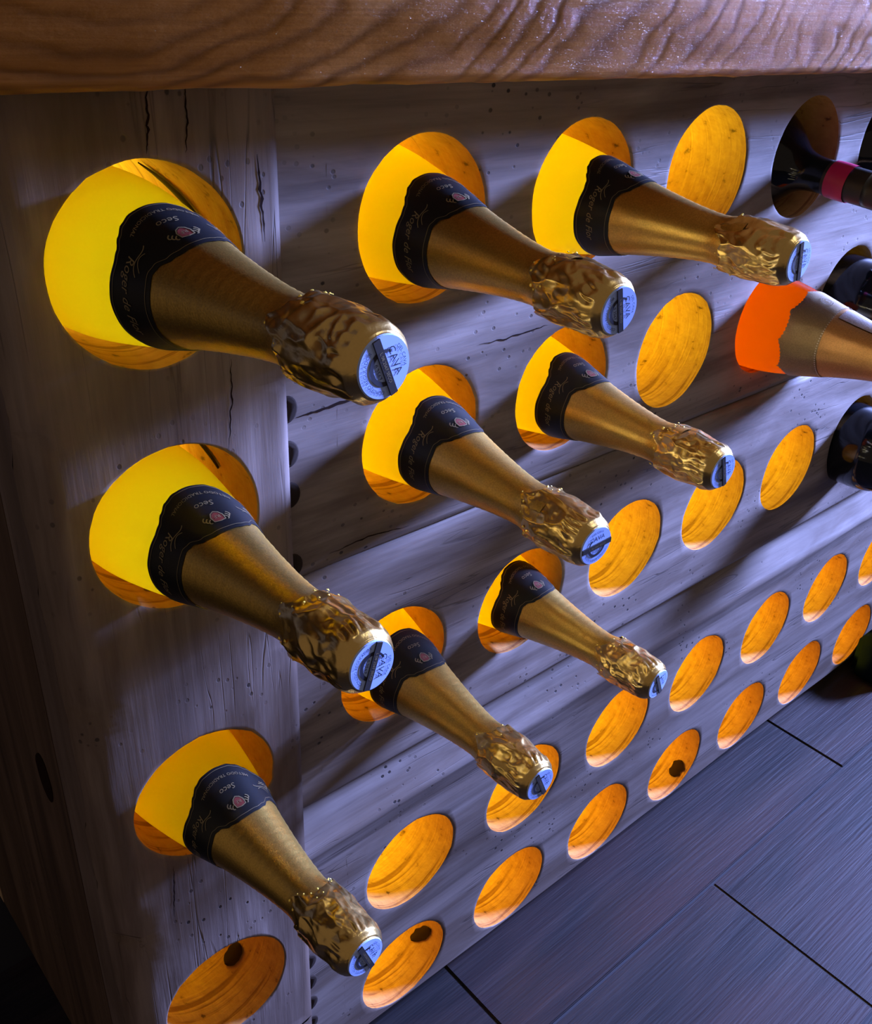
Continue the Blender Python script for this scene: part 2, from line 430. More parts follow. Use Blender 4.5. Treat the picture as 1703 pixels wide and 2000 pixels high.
# corner post: rounded front left corner, four holes
PXL, PXR, PYF, PYB = -0.076, 0.0872, -0.0085, 0.0575
def post_front(x, z):
    left = PXL + 0.006 * nz(2.0, z * 5) + 0.003 * nz(7.0, z * 21)
    r = 0.020
    d = x - left
    y = PYF + 0.50 * max(0.0, 0.075 - x) ** 2 + 0.0012 * nz(x * 16, z * 3.5, 3.0) + 0.0005 * nz(x * 70, z * 9, 1.0)
    if d < r: y += r - math.sqrt(max(0.0, r * r - (r - max(d, 0.0)) ** 2))
    e = PXR - x
    y += 0.002 * (1 - sm(e, 0.0, 0.004))
    return y
v, f = [], []
pbores = []
PH = [0.0002, -0.1624, -0.3916, -0.6256]
cuts = [0.0995, -0.081, -0.277, -0.508, -0.740]
for k in range(4):
    rim0 = rimfn(40 + k * 2.3, 0.010)
    rim = lambda a, q=rim0: q(a) * (1 - 0.055 * max(0.0, -math.cos(a)))
    ring, _b = cell(v, f, PXL, PXR, cuts[k + 1], cuts[k], 0.0046, PH[k], 0.0566, post_front, rim, 14)
    cell(v, f, PXL, PXR, cuts[k + 1], cuts[k], 0.0046, PH[k], 0.0566, lambda x, z: PYB, rim, 1)
    pbores.append((ring, 0.0046, PH[k], 40 + k))
grid(v, f, PXL, PXR, [cuts[4] + (FZ - cuts[4]) * i / 12 for i in range(13)], 24, post_front)
bv = len(v); v += [(PXL, PYB, FZ), (PXR, PYB, FZ), (PXR, PYB, cuts[4]), (PXL, PYB, cuts[4])]; f.append((bv, bv + 3, bv + 2, bv + 1))
for x in (PXL, PXR):
    bv = len(v); n = 90
    for i in range(n + 1):
        z = FZ + (cuts[0] - FZ) * i / n
        y0 = post_front(x, z)
        for s in (0.0, 0.25, 0.5, 0.75, 1.0):
            y = y0 + (PYB - y0) * s
            v.append((x + (0.0015 * nz(y * 30, z * 4, 6.0) if 0 < s < 1 else 0), y, z))
    for i in range(n):
        for s in range(4):
            a = bv + 5 * i + s
            f.append((a, a + 5, a + 6, a + 1) if x == PXL else (a, a + 1, a + 6, a + 5))
bv = len(v); v += [(PXL, PYF + 0.02, cuts[0]), (PXR, PYF, cuts[0]), (PXR, PYB, cuts[0]), (PXL, PYB, cuts[0])]; f.append((bv, bv + 1, bv + 2, bv + 3))
post = link('corner_post', mesh('corner_post', v, f, BAR0), M_post, bar)
post['label'] = 'upright corner post with four bottle holes'
for ring, cx, cz, sd in pbores: bore(post, ring, cx, cz, 0.165, sd)  # bores run on past the post as added sleeves that hide the lamp

def patch(parent, cx, cz, R, th0, th1, y0, y1, seed, depth=0.0012, name='knot_or_shade', slope=0.0):
    """ragged dark patch, painted cavity shade as well as knots, lying on the drilled wall of a hole"""
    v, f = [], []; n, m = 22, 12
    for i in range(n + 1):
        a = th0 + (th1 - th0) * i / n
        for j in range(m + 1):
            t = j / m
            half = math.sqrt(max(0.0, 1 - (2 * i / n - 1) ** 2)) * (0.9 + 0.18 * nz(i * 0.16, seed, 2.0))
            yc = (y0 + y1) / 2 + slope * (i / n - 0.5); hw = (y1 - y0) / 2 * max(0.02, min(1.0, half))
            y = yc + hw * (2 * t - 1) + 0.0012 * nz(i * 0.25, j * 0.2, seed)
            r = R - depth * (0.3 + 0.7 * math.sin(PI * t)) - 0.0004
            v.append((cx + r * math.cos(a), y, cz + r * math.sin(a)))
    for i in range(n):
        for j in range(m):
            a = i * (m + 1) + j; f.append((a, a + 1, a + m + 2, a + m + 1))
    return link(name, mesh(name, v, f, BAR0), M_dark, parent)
D2R = PI / 180
patch(post, 0.0046, PH[0], 0.0560, 10 * D2R, 44 * D2R, 0.048, 0.064, 1.0, slope=0.045)  # shade of the cavity behind this hole, painted as a dark patch
patch(post, 0.0046, PH[1], 0.0560, 8 * D2R, 34 * D2R, 0.046, 0.060, 2.0, slope=0.030)  # painted cavity shade in the second post hole
patch(post, 0.0046, PH[3], 0.0558, -62 * D2R, -38 * D2R, 0.040, 0.060, 3.0)  # dark cavity past the rear edge, painted on the bore
patch(b3, 0.2094, -0.7815, 0.0545, -40 * D2R, -6 * D2R, 0.020, 0.038, 5.0, slope=-0.016)  # dark depth of the hole, painted on likewise
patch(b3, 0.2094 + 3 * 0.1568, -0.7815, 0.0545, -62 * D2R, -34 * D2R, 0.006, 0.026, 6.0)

# dark plugs beside the post, half hidden by it
def plug(cz, cx=0.0905, r=0.0085):
    v, f = [], []; n = 20
    for y, rr in ((0.003, r), (-0.0006, r), (-0.0010, r * 0.85)):
        for i in range(n):
            a = 2 * PI * i / n
            v.append((max(0.0890, cx + rr * math.cos(a)), y, cz + 1.15 * rr * math.sin(a)))
    for k in range(2):
        for i in range(n):
            j = (i + 1) % n; f.append((k * n + i, k * n + j, (k + 1) * n + j, (k + 1) * n + i))
    f.append(tuple(2 * n + i for i in range(n)))
    return mesh('plug', v, f, BAR0)
for par, zs in ((b1, (-0.106, -0.1383, -0.1694, -0.2268)), (b3, (-0.635, -0.6706, -0.7013, -0.733, -0.7641, -0.795))):
    for z in zs: link('plug', plug(z), M_plug, par)

# long drying cracks in the planks and the post
def crack(parent, pts, front, wd, seed):
    v, f = [], []; N = 26; dense = []
    for i in range(N + 1):
        q = i / N * (len(pts) - 1); k = min(int(q), len(pts) - 2); u = q - k
        x = pts[k][0] + (pts[k + 1][0] - pts[k][0]) * u; z = pts[k][1] + (pts[k + 1][1] - pts[k][1]) * u
        dense.append((x + 0.0010 * nz(i * 0.4, seed, 1), z + 0.0010 * nz(i * 0.4, seed, 5)))
    for i, (x, z) in enumerate(dense):
        a = dense[max(i - 1, 0)]; b = dense[min(i + 1, N)]
        dx, dz = b[0] - a[0], b[1] - a[1]; L = math.hypot(dx, dz)
        h = wd / 2 * (0.15 + math.sin(PI * i / N)) * (0.8 + 0.6 * nz(i * 0.6, seed, 9))
        for e in (-h, h):
            px, pz = x - dz / L * e, z + dx / L * e
            v.append((px, front(px, pz) - 0.0004, pz))
    for i in range(N): f.append((2 * i, 2 * i + 1, 2 * i + 3, 2 * i + 2))
    return link('crack', mesh('crack', v, f, BAR0), M_dark, parent)
crack(b1, [(0.0977, -0.1135), (0.1151, -0.113), (0.1447, -0.1115), (0.1614, -0.1123)], g1, 0.0022, 1.0)
crack(b1, [(0.2600, -0.0970), (0.2872, -0.0984), (0.3189, -0.0974), (0.335, -0.0965)], g1, 0.0013, 2.0)
crack(b1, [(0.0987, -0.0872), (0.1077, -0.0879), (0.1239, -0.0888)], g1, 0.0012, 3.0)
crack(b1, [(0.1218, -0.2290), (0.1583, -0.2270), (0.1972, -0.2320)], g1, 0.0010, 4.0)
crack(post, [(0.0138, 0.0950), (0.0124, 0.0740), (0.0101, 0.0590)], post_front, 0.0014, 5.0)
crack(post, [(0.0336, 0.0940), (0.0336, 0.0740), (0.0313, 0.0575)], post_front, 0.0011, 6.0)
crack(post, [(0.0487, -0.0591), (0.0475, -0.085), (0.0428, -0.1181)], post_front, 0.0010, 7.0)
crack(post, [(0.0732, 0.0543), (0.0745, 0.0324), (0.0757, 0.0066)], post_front, 0.0018, 8.0)
crack(post, [(-0.0262, -0.4475), (-0.0314, -0.5017)], post_front, 0.0010, 9.0)

# the rest of the cabinet: left side, added light blocker behind the post, ends, bottom, rear
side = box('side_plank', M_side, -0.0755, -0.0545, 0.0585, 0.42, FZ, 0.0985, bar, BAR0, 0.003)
side.data.name = 'side_plank'
bm = bmesh.new(); bmesh.ops.create_circle(bm, cap_ends=True, radius=0.016, segments=20)
for q in bm.verts:
    q.co = Vector((-0.0762, 0.102 + q.co.x * 0.85 + 0.002 * nz(q.co.y * 90, 1), -0.408 - FZ + q.co.y * 1.5))
r = bmesh.ops.extrude_face_region(bm, geom=bm.faces[:])
for q in [g for g in r['geom'] if isinstance(g, bmesh.types.BMVert)]: q.co.x += 0.001
me = bpy.data.meshes.new('knot_or_shade'); bm.to_mesh(me); bm.free()
link('knot_or_shade', me, M_dark, side, False)
box('light_blocker', M_inner, 0.0885, 0.112, 0.0862, 0.14, -0.84, 0.098, bar, BAR0)  # unseen upright added to darken the gap above the post bottles
box('bottom_shelf', M_inner, -0.0495, XE, 0.0862, 0.42, FZ, -0.846, bar, BAR0)
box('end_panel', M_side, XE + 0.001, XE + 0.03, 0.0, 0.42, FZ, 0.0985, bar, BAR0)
box('rear_panel', M_inner, -0.0755, XE + 0.03, 0.421, 0.44, FZ, 0.0985, bar, BAR0)

# amber lamp panel inside the counter
LP0 = (0.8, 0.405, -0.385)
lamp = root('light_panel', 'amber light panel inside the bar shining out through every hole', 'lamp', LP0)
box('lamp_or_fill_diffuser', M_lamp, -0.045, XE - 0.01, 0.392, 0.400, -0.470, 0.085, lamp, LP0)
box('lamp_or_fill_diffuser', M_lamp3, -0.045, XE - 0.01, 0.392, 0.400, -0.835, -0.474, lamp, LP0)
box('lamp_or_fill_diffuser', M_postfill, -0.050, 0.105, 0.236, 0.240, -0.470, 0.085, lamp, LP0)  # extra glowing sheet added behind the post to brighten its bottles
box('lamp_tray', M_lampframe, -0.049, XE - 0.005, 0.4005, 0.420, -0.845, 0.095, lamp, LP0)

# ------------------------------------------------------------------ oak slab on top
v, f = [], []
x0, x1, nx = -0.60, 1.95, 300
prof = []
for j in range(26): prof.append(j)
def slab_pt(x, s):
    zb = 0.0980 - 0.13 * 0.16 * max(0.0, 0.40 - x) ** 2 - 0.0165 * (x + 0.07) / 0.73 + 0.0012 * nz(x * 22, 1.0) + 0.0006 * nz(x * 90, 5.0)
    zb = max(zb, 0.07)
    zt = 0.172
    yf = -0.074 + 0.003 * nz(x * 2.2, 8.0) + 0.16 * max(0.0, 0.40 - x) ** 2
    if s < 0.12:                                   # eased lower arris
        q = s / 0.12
        return (yf + 0.007 * (1 - math.sin(q * PI / 2)), zb + 0.007 * (1 - math.cos(q * PI / 2)))
    q = (s - 0.12) / 0.88
    return (yf - 0.020 * q - 0.004 * math.sin(q * 3.0) + 0.001 * nz(x * 9, q * 4, 2.0), zb + 0.007 + (zt - zb - 0.007) * q)
ns = 28
for i in range(nx + 1):
    x = x0 + (x1 - x0) * i / nx
    for j in range(ns + 1):
        y, z = slab_pt(x, j / ns); v.append((x, y, z))
    v.append((x, 0.46, 0.172)); v.append((x, 0.46, 0.1005)); v.append((x, 0.0, 0.1005)); v.append((x, slab_pt(x, 0)[0] + 0.012, slab_pt(x, 0)[1]))
nn = ns + 5
for i in range(nx):
    for j in range(nn):
        a = i * nn + j; b = i * nn + (j + 1) % nn
        f.append((a, a + nn, b + nn, b))
f.append(tuple(range(nn))); f.append(tuple(nx * nn + j for j in reversed(range(nn))))
slab = link('oak_worktop', mesh('oak_worktop', v, f), M_slab)
slab['label'] = 'thick varnished brown oak slab lying on top of the bar front'; slab['category'] = 'worktop'

# ------------------------------------------------------------------ floor of wood-look tiles
fl = box('floor', M_grout, -1.6, 3.2, -2.2, 0.9, FZ - 0.05, FZ - 0.0014)
fl['kind'] = 'structure'
wl = box('wall_back', plain('dim_wall', (0.12, 0.10, 0.09), 0.9), -1.6, 3.2, 0.9, 0.95, FZ - 0.05, 1.75)
wl['kind'] = 'structure'
TL, TW, G = 0.6745, 0.222, 0.0026
tb = bmesh.new(); box_bm(tb, -TL / 2 + G / 2, TL / 2 - G / 2, -TW / 2 + G / 2, TW / 2 - G / 2, -0.010, 0.0, 0.0013)
tile_me = bpy.data.meshes.new('floor_tile'); tb.to_mesh(tile_me); tb.free(); tile_me.materials.append(M_tile)
for r in range(-1, 10):
    yc = -0.114 + TW / 2 - TW * r
    xs = 0.285 + 0.346 * (r % 2) + (0.13 if r % 3 == 2 else 0)
    for k in range(-3, 5):
        xc = xs + TL / 2 + TL * k
        if xc < -1.5 or xc > 3.1: continue
        o = bpy.data.objects.new('tile', tile_me); C.objects.link(o); o.parent = fl; o.location = (xc, yc, FZ + (0.0014 if r <= 0 else 0.0))
# dark plinth at the far end
pl = box('floor_plinth', M_plinth, 0, 0.5, -0.062, -0.004, 0, 0.083, None, (0, 0, 0), 0.012, True)
pl.location = (1.165, 0, FZ)
pl['label'] = 'dark teal low block on the floor at the far foot of the bar'; pl['category'] = 'block'

# ------------------------------------------------------------------ bottles
def interp(t, T, R):
    if t <= T[0]: return R[0]
    for i in range(len(T) - 1):
        if t <= T[i + 1]:
            s = (t - T[i]) / (T[i + 1] - T[i])
            # Catmull-Rom through the measured radii
            p0 = R[i - 1] if i else R[i]; p3 = R[i + 2] if i + 2 < len(R) else R[i + 1]
            d = T[i + 1] - T[i]
            m1 = (R[i + 1] - p0) / (T[i + 1] - (T[i - 1] if i else T[i])) * d
            m2 = (p3 - R[i]) / ((T[i + 2] if i + 2 < len(T) else T[i + 1]) - T[i]) * d
            return (2 * s ** 3 - 3 * s * s + 1) * R[i] + (s ** 3 - 2 * s * s + s) * m1 + (-2 * s ** 3 + 3 * s * s) * R[i + 1] + (s ** 3 - s * s) * m2
    return R[-1]
LB = 0.330                                           # length; local z = LB - t, t measured from the mouth end
T1 = [0, .004, .015, .035, .05, .058, .075, .1, .13, .16, .19, .22, .25, .33]
R1 = [x / 1000 for x in (14.6, 16.8, 18.0, 18.8, 17.6, 16.4, 17.6, 21.3, 27, 34.3, 40.5, 45, 46.5, 46.5)]
def lathe(name, ts, rad, n=72, capA=True, capB=True, L=LB, smoothcap=False):
    v, f = [], []
    for t in ts:
        for i in range(n):
            a = 2 * PI * i / n; r = rad(t, a)
            v.append((r * math.sin(a), r * math.cos(a), L - t))
    for k in range(len(ts) - 1):
        for i in range(n):
            j = (i + 1) % n; f.append((k * n + i, k * n + j, (k + 1) * n + j, (k + 1) * n + i))
    if capA: f.append(tuple(range(n)))
    if capB: f.append(tuple((len(ts) - 1) * n + i for i in reversed(range(n))))
    me = bpy.data.meshes.new(name); me.from_pydata(v, [], f); me.update(); return me
def lerp_keys(x, K):
    if x <= K[0][0]: return K[0][1]
    for (a, b), (c, d) in zip(K, K[1:]):
        if x <= c:
            s = (x - a) / (c - a); s = s * s * (3 - 2 * s); return b + (d - b) * s
    return K[-1][1]
K_out = [(0, .1695), (15, .1690), (26, .1668), (36, .1632), (46, .1596), (56, .1585), (70, .1592), (90, .1603), (112, .1606), (135, .159), (155, .1570), (180, .1565)]
K_in = [(0, .1240), (18, .1246), (32, .1268), (45, .1318), (54, .1334), (66, .1330), (95, .1335), (115, .1340), (180, .1340)]
def lab_out(a): return lerp_keys(abs((math.degrees(a) + 180) % 360 - 180), K_out)
def lab_in(a): return lerp_keys(abs((math.degrees(a) + 180) % 360 - 180), K_in)
rad1 = lambda t, a=0: interp(t, T1, R1)
def band(name, tin, tout, rad, n=144, m=10, lift=0.0004, L=LB):
    v, f = [], []
    for k in range(m + 1):
        for i in range(n):
            a = 2 * PI * i / n; t = tin(a) + (tout(a) - tin(a)) * k / m
            r = rad(t) + lift * (1 if 0 < k < m else 0.5)
            v.append((r * math.sin(a), r * math.cos(a), L - t))
    for k in range(m):
        for i in range(n):
            j = (i + 1) % n; f.append((k * n + i, k * n + j, (k + 1) * n + j, (k + 1) * n + i))
    me = bpy.data.meshes.new(name); me.from_pydata(v, [], f); me.update(); return me
def text_mesh(s, size, shear=0.0, spacing=1.0, align='CENTER'):
    c = bpy.data.curves.new('lettering', 'FONT'); c.body = s; c.size = size; c.shear = shear; c.space_character = spacing
    c.align_x = align; c.align_y = 'CENTER'; c.resolution_u = 2
    o = bpy.data.objects.new('lettering_tmp', c); C.objects.link(o)
    dg = bpy.context.evaluated_depsgraph_get()
    me = bpy.data.meshes.new_from_object(o.evaluated_get(dg))
    C.objects.unlink(o); bpy.data.objects.remove(o)
    vs = [tuple(q.co) for q in me.vertices]; fs = [tuple(p.vertices) for p in me.polygons]
    bpy.data.meshes.remove(me); return vs, fs
def merge(parts, name):
    v, f = [], []
    for vs, fs in parts:
        b = len(v); v += vs; f += [tuple(b + i for i in q) for q in fs]
    me = bpy.data.meshes.new(name); me.from_pydata(v, [], f); me.update(); return me
def wrap(vs, t0, a0, rad=rad1, lift=0.0010, bend=0.0, L=LB):
    """lay flat artwork on the bottle: x runs round it (letters stand up towards the mouth)"""
    out = []
    for (x, y, z) in vs:
        t = t0 - y; a = a0 - x / rad(t0)
        t -= bend * ((a - a0) ** 2)
        r = rad(t) + lift
        out.append((r * math.sin(a), r * math.cos(a), L - t))
    return out
def stroke(pts, wd):
    """flat ribbon through 2-D points"""
    v, f = [], []
    for i, (x, y) in enumerate(pts):
        a = pts[max(i - 1, 0)]; b = pts[min(i + 1, len(pts) - 1)]
        dx, dy = b[0] - a[0], b[1] - a[1]; q = math.hypot(dx, dy) or 1
        w2 = wd / 2 * (wd > 0)
        v += [(x - dy / q * w2, y + dx / q * w2, 0), (x + dy / q * w2, y - dx / q * w2, 0)]
    for i in range(len(pts) - 1): f.append((2 * i, 2 * i + 1, 2 * i + 3, 2 * i + 2))
    return v, f
def bez(p0, p1, p2, p3, n=14):
    return [tuple((1 - s) ** 3 * a + 3 * (1 - s) ** 2 * s * b + 3 * (1 - s) * s * s * c + s ** 3 * d for a, b, c, d in zip(p0, p1, p2, p3)) for s in [i / n for i in range(n + 1)]]

# ---- shared meshes of the cava bottle
ts = [0.104 + 0.146 * i / 40 for i in range(41)] + [0.27, 0.29, 0.31, 0.326, 0.329, 0.330]
glass_me = lathe('glass_body', ts, lambda t, a: (interp(t, T1, R1) - 0.0006) * (1.0 if t < 0.32 else (1 - 0.25 * ((t - 0.32) / 0.01) ** 2)))
neck_me = band('neck_foil', lambda a: 0.036, lambda a: lab_in(a) + 0.004, lambda t: rad1(t) - 0.0001 + 0.00015 * math.sin(t * 900), 96, 34, 0.0)
label_me = band('neck_label', lab_in, lab_out, rad1, 144, 12, 0.0006)
def edge_line(fn, d, wd):
    n = 200; v, f = [], []
    for i in range(n):
        a = 2 * PI * i / n
        for e in (-wd / 2, wd / 2):
            t = fn(a) + d + e; r = rad1(t) + 0.0009
            v.append((r * math.sin(a), r * math.cos(a), LB - t))
    for i in range(n):
        j = (i + 1) % n; f.append((2 * i, 2 * j, 2 * j + 1, 2 * i + 1))
    return v, f
border_me = merge([edge_line(lab_out, -0.0026, 0.00032), edge_line(lab_in, 0.0024, 0.00030)], 'border_line')
parts = []
def put(s, size, t0, a0, shear=0, bend=0.0, sp=1.0):
    vs, fs = text_mesh(s, size, shear, sp); parts.append((wrap(vs, t0, a0, bend=bend), fs))
put('MÉTODO TRADICIONAL', 0.0034, 0.1600, 0.02, 0, 0.016, 1.05)
put('Seco', 0.0062, 0.1497, 0.0, 0.25)
put('Roger de Flor', 0.0068, 0.1480, -80 * D2R, 0.3, 0.0, 1.0)
put('Roger de Flor', 0.0068, 0.1480, 80 * D2R, 0.3, 0.0, 1.0)
put('MÉTODO TRADICIONAL', 0.0034, 0.1580, PI, 0, 0.0, 1.05)
for sgn in (1, -1):                                 # flourishes either side of the crest
    for pts, wd in ((bez((0, 0), (0.004, 0.004), (0.008, -0.003), (0.015, 0.003)), 0.0005), (bez((0.003, 0.0035), (0.006, 0.001), (0.008, 0.001), (0.0125, 0.005)), 0.0004)):
        vs, fs = stroke(pts, wd)
        vs = [(x * sgn, y, 0) for x, y, z in vs]
        parts.append((wrap(vs, 0.1455, -sgn * 33 * D2R), fs))
    for k in range(3):                              # leaf sprays beside the shield
        cx = sgn * (0.0042 + 0.0011 * k); cy = 0.0022 - 0.0016 * k
        vs, fs = stroke(bez((cx, cy - 0.002), (cx + sgn * 0.0022, cy - 0.001), (cx + sgn * 0.0020, cy + 0.0016), (cx + sgn * 0.0005, cy + 0.0012)), 0.0007)
        parts.append((wrap(vs, 0.1362, 0.0), fs))
letter_me = merge(parts, 'lettering')
sh = [(-0.0034, 0.0034), (0, 0.0042), (0.0034, 0.0034), (0.0036, -0.0006), (0.0022, -0.0034), (0, -0.0048), (-0.0022, -0.0034), (-0.0036, -0.0006)]
crest_me = merge([(wrap([(x * 0.86, y * 0.86, 0) for x, y in sh], 0.1362, 0.0, lift=0.00115), [tuple(range(len(sh)))])], 'crest')
cl = stroke([(x, y) for x, y in sh + sh[:2]], 0.0007)
tv, tf = text_mesh('RF', 0.0036)
crestline_me = merge([(wrap(cl[0], 0.1362, 0.0, lift=0.0013), cl[1]), (wrap(tv, 0.1364, 0.0, lift=0.0013), tf)], 'crest_outline')
# ---- seal on the end of the foil
RS = 0.0134
def disc_pts(r, n=56, a0=0, a1=2 * PI):
    return [(r * math.cos(a0 + (a1 - a0) * i / n), r * math.sin(a0 + (a1 - a0) * i / n)) for i in range(n + 1)]
def flat(vs, z): return [(x, y, LB + z) for x, y, *_ in vs]
sv = [(0, 0, LB + 0.0011)] + [(x, y, LB + 0.0011) for x, y in disc_pts(RS * 0.97)] + [(x, y, LB + 0.0002) for x, y in disc_pts(RS)]
sf = [(0, 1 + i, 2 + i) for i in range(56)] + [(1 + i, 58 + i, 59 + i, 2 + i) for i in range(56)]
seal_me = bpy.data.meshes.new('seal_disc'); seal_me.from_pydata(sv, [], sf); seal_me.update()
SB = 0.0014
ip = []
def ring_text(s, r, a_mid, size, sp=1.0):
    vs, fs = text_mesh(s, size, 0, sp)
    o = [((r + y) * math.cos(a_mid - x / r), (r + y) * math.sin(a_mid - x / r), 0) for x, y, z in vs]
    ip.append((flat(o, SB), fs))
ring_text('CONSEJO REGULADOR', 0.0103, PI, 0.0023)
ring_text('DEL CAVA', 0.0103, 0.0, 0.0023)
vs, fs = text_mesh('CAVA', 0.0050)
ip.append((flat([(0.0056 + y, -x, 0) for x, y, z in vs], SB), fs))
vs, fs = text_mesh('0.2567', 0.0027)
ip.append((flat([(-0.0040 + y, -x, 0) for x, y, z in vs], SB), fs))
vs, fs = stroke(disc_pts(0.0069, 34, 80 * D2R, 262 * D2R), 0.0019); ip.append((flat(vs, SB), fs))
vs, fs = stroke(disc_pts(0.0069, 14, 40 * D2R, 80 * D2R), 0.0012); ip.append((flat(vs, SB), fs))
inkseal_me = merge(ip, 'lettering')
st = [(-0.0018, 0.0127), (0.0018, 0.0127), (0.0018, -0.0127), (-0.0018, -0.0127)]
sv = flat(st, 0.0019) + flat(st, 0.0011)
strip_me = bpy.data.meshes.new('seal_strip'); strip_me.from_pydata(sv, [], [(3, 2, 1, 0), (0, 1, 5, 4), (1, 2, 6, 5), (2, 3, 7, 6), (3, 0, 4, 7)]); strip_me.update()
vs, fs = text_mesh('L 08 2567 SECO', 0.0021)
striptext_me = merge([(flat([(y, -x, 0) for x, y, z in vs], 0.00205), fs)], 'lettering')

def crumple_me(seed):
    """crumpled foil hood over the cork, with a ragged skirt"""
    n, m = 170, 58; v, f = [], []
    def skirt(a):
        d = math.degrees(a); q = 0.0465
        for c, h, wd in ((-47, 0.011, 17), (65, 0.008, 20), (150, 0.010, 16), (-150, 0.007, 22)):
            e = (d - c + 180) % 360 - 180; q += h * math.exp(-(e / wd) ** 2)
        return q + 0.0022 * nz(math.cos(a) * 4, math.sin(a) * 4, seed)
    for k in range(m + 1):
        for i in range(n):
            a = 2 * PI * i / n - PI
            sk = skirt(a); s = k / m
            if k == 0: t, r0 = 0.0, 0.0118
            else:
                t = sk * s ** 1.15
                r0 = interp(t, T1, R1)
                if t < 0.004: r0 = 0.0138 + (r0 - 0.0138) * math.sqrt(t / 0.004)
            p = Vector((r0 * math.sin(a), r0 * math.cos(a), t))
            amp = sm(t, 0.0015, 0.010)
            low = sm(t, 0.016, 0.034)
            q = p * 88 + Vector((seed * 7.1, seed * 3.3, 0))
            q += Vector((nz(p.x * 130, p.y * 130, seed), nz(p.y * 130, p.z * 130, seed), nz(p.z * 90, p.x * 130, seed))) * 0.7
            d1 = noise.voronoi(Vector((q.x, q.y, q.z * 0.42)))[0]
            fac = (d1[1] - d1[0])
            q2 = p * 190 + Vector((seed, seed * 2.0, 3))
            d2 = noise.voronoi(Vector((q2.x, q2.y, q2.z * 0.5)))[0]
            wv = 1.2 * nz(p.x * 60, p.y * 60, t * 60 + seed)
            pleat = abs(math.sin(a * 8 + 2.6 * wv + seed)) * (0.6 + 0.8 * nz(math.cos(a) * 3, math.sin(a) * 3, seed))
            rid = 1 - abs(noise.noise(Vector((p.x * 90 + seed, p.y * 90, p.z * 42)))) * 2.4
            mid = math.exp(-((t - 0.0085) / 0.0065) ** 2)
            disp = amp * (0.0015 * (0.36 - min(fac, 0.75)) + 0.0003 * (0.35 - min(d2[1] - d2[0], 0.7)) + 0.0009 * low * rid + 0.0005 * rid - 0.0003 + 0.0016 * mid * (pleat - 0.45))
            disp += 0.0006 * sm(s, 0.86, 1.0) + amp * 0.0003
            if t > 0.04: disp = max(disp, -0.0004)
            r = r0 + disp
            if k == 0: r = r0
            v.append((r * math.sin(a), r * math.cos(a), LB - t + (0.0006 * amp * (d1[0] - 0.4) if t < 0.01 else 0)))
    for k in range(m):
        for i in range(n):
            j = (i + 1) % n; f.append((k * n + i, k * n + j, (k + 1) * n + j, (k + 1) * n + i))
    f.append(tuple(range(n)))
    me = bpy.data.meshes.new('foil_hood'); me.from_pydata(v, [], f); me.update()
    fv, ff = [], []; rnd = random.Random(seed * 100)
    for i in range(30):                              # light through foil pinholes, painted as yellow beads along the skirt
        a = rnd.uniform(-PI, PI); t = skirt(a) + rnd.uniform(-0.007, 0.003)
        r = interp(t, T1, R1) + 0.0016; rr = rnd.uniform(0.0004, 0.0011)
        n3 = Vector((math.sin(a), math.cos(a), 0)); tg = Vector((math.cos(a), -math.sin(a), 0)); c = n3 * r + Vector((0, 0, LB - t))
        b = len(fv); fv.append(tuple(c + n3 * rr * 0.7))
        for q in range(7):
            e = 2 * PI * q / 7; fv.append(tuple(c + tg * rr * math.cos(e) + Vector((0, 0, rr * math.sin(e)))))
        ff += [(b, b + 1 + q, b + 1 + (q + 1) % 7) for q in range(7)]
    fl = bpy.data.meshes.new('pinhole_glow'); fl.from_pydata(fv, [], ff); fl.update()
    return me, fl

def aim(o, tip, dx, dz, roll=0.0, L=LB):
    """mouth end at tip, axis running in along (dx, 1, dz); local +y stays uppermost"""
    d = Vector((dx, 1, dz)).normalized(); up = (Vector((0, 0, 1)) - d * d.z).normalized(); rt = d.cross(up)
    m = Matrix(((rt.x, up.x, -d.x), (rt.y, up.y, -d.y), (rt.z, up.z, -d.z))).to_4x4()
    m = m @ Matrix.Rotation(-roll, 4, 'Z')
    b = Vector(tip) + d * L
    m.translation = b; o.matrix_world = m

GB = 'gold-foiled cava bottles lying in the rack'
def make_cava():
    r = root('cava_bottle', '', 'bottle', (0, 0, 0), GB)
    link('glass_body', glass_me, M_yellow, r)
    link('neck_foil', neck_me, M_gold, r)
    lb = link('neck_label', label_me, M_label, r)
    link('border_line', border_me, M_goldink, lb, False); link('lettering', letter_me, M_goldink, lb, False)
    link('crest', crest_me, M_red, lb, False); link('crest_outline', crestline_me, M_goldink, lb, False)
    h, fk = crumple_me(1.0)
    link('foil_hood', h, M_crimp, r)
    o = link('pinhole_glow', fk, M_pinhole, r); o['kind'] = 'stuff'
    sd = link('seal_disc', seal_me, M_disc, r, False)
    link('lettering', inkseal_me, M_ink, sd, False); link('seal_strip', strip_me, M_strip, sd, False); link('lettering', striptext_me, M_goldink, sd, False)
    return r
def copy_tree(o, parent=None):
    c = o.copy(); C.objects.link(c); c.parent = parent
    for ch in list(o.children): copy_tree(ch, c)
    return c
cava0 = make_cava()
